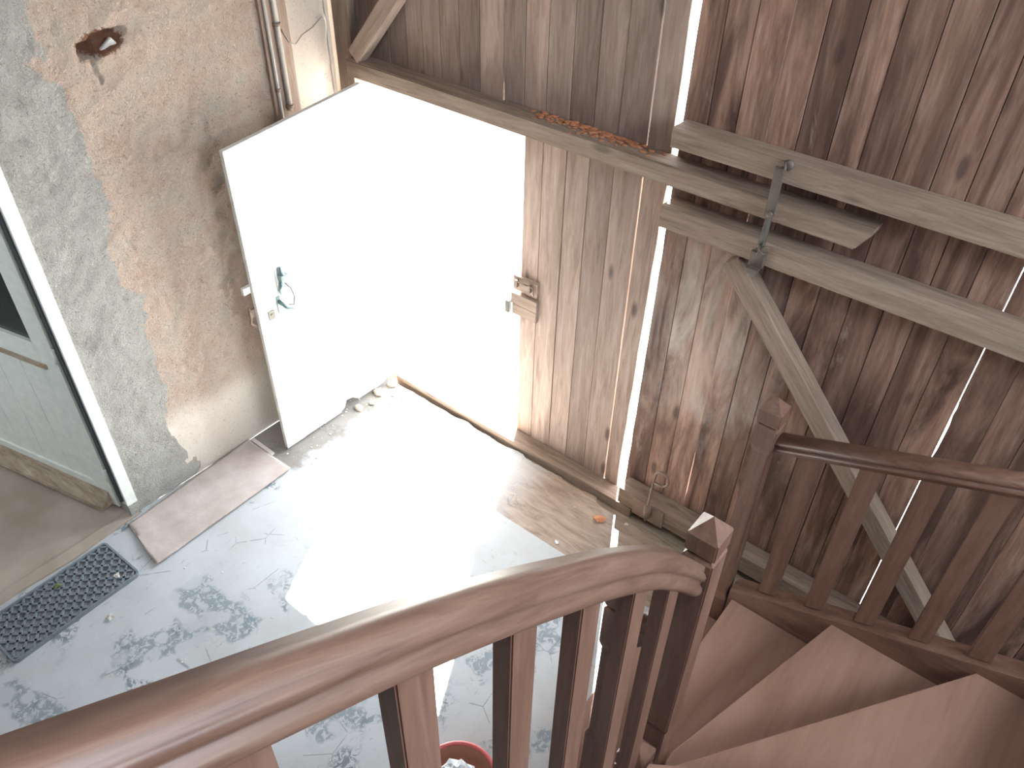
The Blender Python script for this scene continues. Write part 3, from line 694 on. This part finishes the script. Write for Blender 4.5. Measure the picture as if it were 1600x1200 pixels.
# outer string parallel to the plank wall, top following the pitch
zs_ = lambda x: .4725+.37*(x+.63)
bm = B(); prism(bm, [(-.615, zs_(-.615)-.02), (.70, zs_(.70)), (.70, zs_(.7)-.33), (-.40, zs_(-.4)-.33), (-.615, .02)], 2.452, 2.540, 'y', .004)
obj('string', bm, M['mahog_x'], st)
bm = B(); prism(bm, [(2.525, 1.0), (2.525, .62), (.2, 1.6), (.2, 2.05), (1.4, 1.28), (2.0, 1.10)], XO, XO+.05, 'x', .004); obj('string', bm, M['mahog_x'], st)
bm = B(); prism(bm, [(1.272, .8267), (1.272, .55), (.2, 1.45), (-1.2, 1.7), (-1.2, 2.0), (.2, 2.0), (.2, 1.72)], -.478, -.432, 'x', .004); obj('string', bm, M['mahog_x'], st)
bm = B(); box(bm, -.478, XO+.05, -1.3, -1.2, 1.7, 1.92); obj('landing_beam', bm, M['mahog_x'], st)

def newel(par, cx, cy, z0, zneck, label=None, half=.045, blk=.12, pyr=.055, foot=None):
    h = half; s = half-.009
    def sq(bm, a, z): return [bm.verts.new((cx+dx*a, cy+dy*a, z)) for dx, dy in ((-1, -1), (1, -1), (1, 1), (-1, 1))]
    def stack(secs, cap=None):
        bm = B(); rings = [sq(bm, a, z) for a, z in secs]; bm.faces.new(rings[0][::-1])
        for a, b_ in zip(rings, rings[1:]):
            for k in range(4): bm.faces.new([a[k], a[(k+1) % 4], b_[(k+1) % 4], b_[k]])
        if cap is None: bm.faces.new(rings[-1])
        else:
            ap = bm.verts.new((cx, cy, cap))
            for k in range(4): bm.faces.new([rings[-1][k], rings[-1][(k+1) % 4], ap])
        vert = [e for e in bm.edges if abs(e.verts[0].co.z-e.verts[1].co.z) > .02 and abs(e.verts[0].co.x-cx) > .01 and abs(e.verts[1].co.x-cx) > .01]
        bmesh.ops.bevel(bm, geom=vert, offset=.004, segments=2, affect='EDGES'); return bm
    f = foot if foot is not None else z0+.4
    secs = [(h, z0), (h, f), (s, f+.035), (s, zneck-blk-.035), (h, zneck-blk), (h, zneck-.012), (h-.010, zneck)] if zneck-blk-.1 > f else [(h, z0), (h, zneck-.012), (h-.010, zneck)]
    p = obj('newel_post', stack(secs), M['mahog_z'], par)
    if label: p['label'] = label
    obj('cap', stack([(h-.010, zneck), (h, zneck+.014), (h, zneck+.075)], zneck+.075+pyr), M['mahog_z'], p)
    return p
HALF = [(0, .045), (.018, .0435), (.030, .038), (.037, .029), (.038, .018), (.034, .009), (.026, .004), (.024, -.001), (.028, -.005), (.033, -.011), (.034, -.020), (.030, -.027), (.024, -.030), (.024, -.045)]
PROF = HALF+[(-a, b_) for a, b_ in HALF[:0:-1]]
# near balustrade
nb = thing('near_balustrade', 'nearest balustrade with a thick curved handrail sweeping across the foot of the picture', 'balustrade', (-.455, 1.2, 0))
kn = [(1.405, 1.800), (1.343, 1.880), (1.22, 2.025), (1.096, 2.160), (.894, 2.345), (.721, 2.486), (.557, 2.614), (.377, 2.745), (.209, 2.856), (.09, 2.932), (0, 2.990), (-.3, 3.18), (-.8, 3.50)]
def interp(y):
    ks = kn[::-1]
    for i in range(len(ks)-1):
        if ks[i][0] <= y <= ks[i+1][0]:
            p1, p2 = ks[i], ks[i+1]; p0 = ks[max(i-1, 0)]; p3 = ks[min(i+2, len(ks)-1)]
            m1 = (p2[1]-p0[1])/(p2[0]-p0[0]); m2 = (p3[1]-p1[1])/(p3[0]-p1[0]); hh = p2[0]-p1[0]; t_ = (y-p1[0])/hh
            return (2*t_**3-3*t_**2+1)*p1[1]+(t_**3-2*t_**2+t_)*hh*m1+(-2*t_**3+3*t_**2)*p2[1]+(t_**3-t_**2)*hh*m2
    return ks[0][1]
bm = B(); ysr = [1.40-i*.02 for i in range(0, 110)]
sweep(bm, [(-.455, y, interp(y)-.045) for y in ysr], PROF, side=Vector((1, 0, 0)), smooth=True)
rl = obj('handrail', bm, M['mahog_rail'], nb); 
for i in range(10):
    y = 1.187-i*.2135 if i < 5 else .333-(i-4)*.2135
    y = [1.187, .991, .775, .567, .333, .10, -.12, -.33, -.54, -.75][i]
    zbf = lambda yy: (.72+1.0*(1.4-yy)/1.2) if yy > .2 else (1.72+.28*(.2-yy)/1.4 if False else 2.0)
    bm = B(); t = bmesh.new(); bmesh.ops.create_cube(t, size=1)
    for v in t.verts:
        yy = y+.034+v.co.y*.068
        v.co = Vector((-.455+v.co.x*.042, yy, zbf(yy) if v.co.z < 0 else interp(yy)-.075))
    bmesh.ops.bevel(t, geom=[e for e in t.edges if abs(e.verts[0].co.z-e.verts[1].co.z) > .3], offset=.003, segments=2, affect='EDGES'); merge(bm, t)
    obj('baluster', bm, M['mahog_z'], nb)
newel(nb, -.458, 1.452, .0, 1.842, None, .046, .9, .055, foot=.7)
newel(nb, -.675, 1.462, .2, 1.376, None, .045, .20, .055, foot=.55)
newel(nb, -.470, 1.325, .0, .80, 'short newel post with a pointed cap', .05, .1, .08)
# short rail between the starting newel and the tall one
bm = B(); sweep(bm, [(-.635, 1.46, 1.26), (-.57, 1.46, 1.345), (-.50, 1.46, 1.44)], PROF, side=Vector((0, -1, 0)), smooth=True)
obj('lower_handrail', bm, M['mahog_x'], nb)
# far balustrade
fb = thing('far_balustrade', 'straight far balustrade rising beside the plank gate', 'balustrade', (0, 2.5, .5))
bm = B(); sweep(bm, [(x, 2.497, 1.362+.377*(x+.63)) for x in (-.625, .0, .70)], [(u*1.0, v*.85) for u, v in PROF], side=Vector((0, -1, 0)), smooth=True)
obj('handrail', bm, M['mahog_x'], fb)
for i in range(6):
    xl = -.503+.2015*i; z0 = zs_(xl)-.01; z1 = 1.362+.377*(xl+.63)-.02
    bm = B(); t = bmesh.new(); bmesh.ops.create_cube(t, size=1)
    for v in t.verts:
        xx = xl+.038+v.co.x*.076; v.co = Vector((xx, 2.497+v.co.y*.04, zs_(xx) if v.co.z < 0 else 1.345+.377*(xx+.63)-.02))
    bmesh.ops.bevel(t, geom=[e for e in t.edges if abs(e.verts[0].co.z-e.verts[1].co.z) > .3], offset=.003, segments=2, affect='EDGES'); merge(bm, t)
    obj('baluster', bm, M['mahog_z'], fb)
newel(fb, -.665, 2.495, .0, 1.452, None, .046, .11, .05, foot=.36)

# ------------------------------------------------------------------ basin and bag at the foot of the frame
bs = thing('basin', 'round basin with a pink and white rim on the floor behind the near balusters', 'basin', (-1.13, 1.13, 0))
bm = B(); tl = bmesh.new(); n = 28; prof = [(.10, .0), (.12, .02), (.135, .10), (.13, .10), (.115, .025), (.0, .02)]
rings = [[tl.verts.new((-1.12+r*1.2*math.cos(2*PI*k/n), 1.11+r*1.2*math.sin(2*PI*k/n), z)) for k in range(n)] for r, z in prof[:-1]]
for a, b_ in zip(rings, rings[1:]):
    for k in range(n): f = tl.faces.new([a[k], a[(k+1) % n], b_[(k+1) % n], b_[k]]); f.smooth = True
tl.faces.new(rings[-1]); tl.faces.new(rings[0][::-1]); merge(bm, tl); obj('bowl', bm, M['terracotta'], bs)
bm = B(); torus(bm, (-1.12, 1.11, .102), .163, .010, (0, 0, 1), 32); obj('rim', bm, M['pink_plastic'], bs)
bm = B(); sphere(bm, (0, 0, 0), .085, (1.2, 1, .6), 24)
for v in bm.verts:
    v.co += v.co.normalized()*(abs(noise.noise(v.co*22))*.05-.01)
for f in bm.faces: f.smooth = False
bmesh.ops.translate(bm, vec=(-1.10, 1.10, .125), verts=bm.verts)
tag(obj('plastic_bag', bm, M['white_plastic']), 'crumpled white plastic bag lying in the round basin', 'bag')
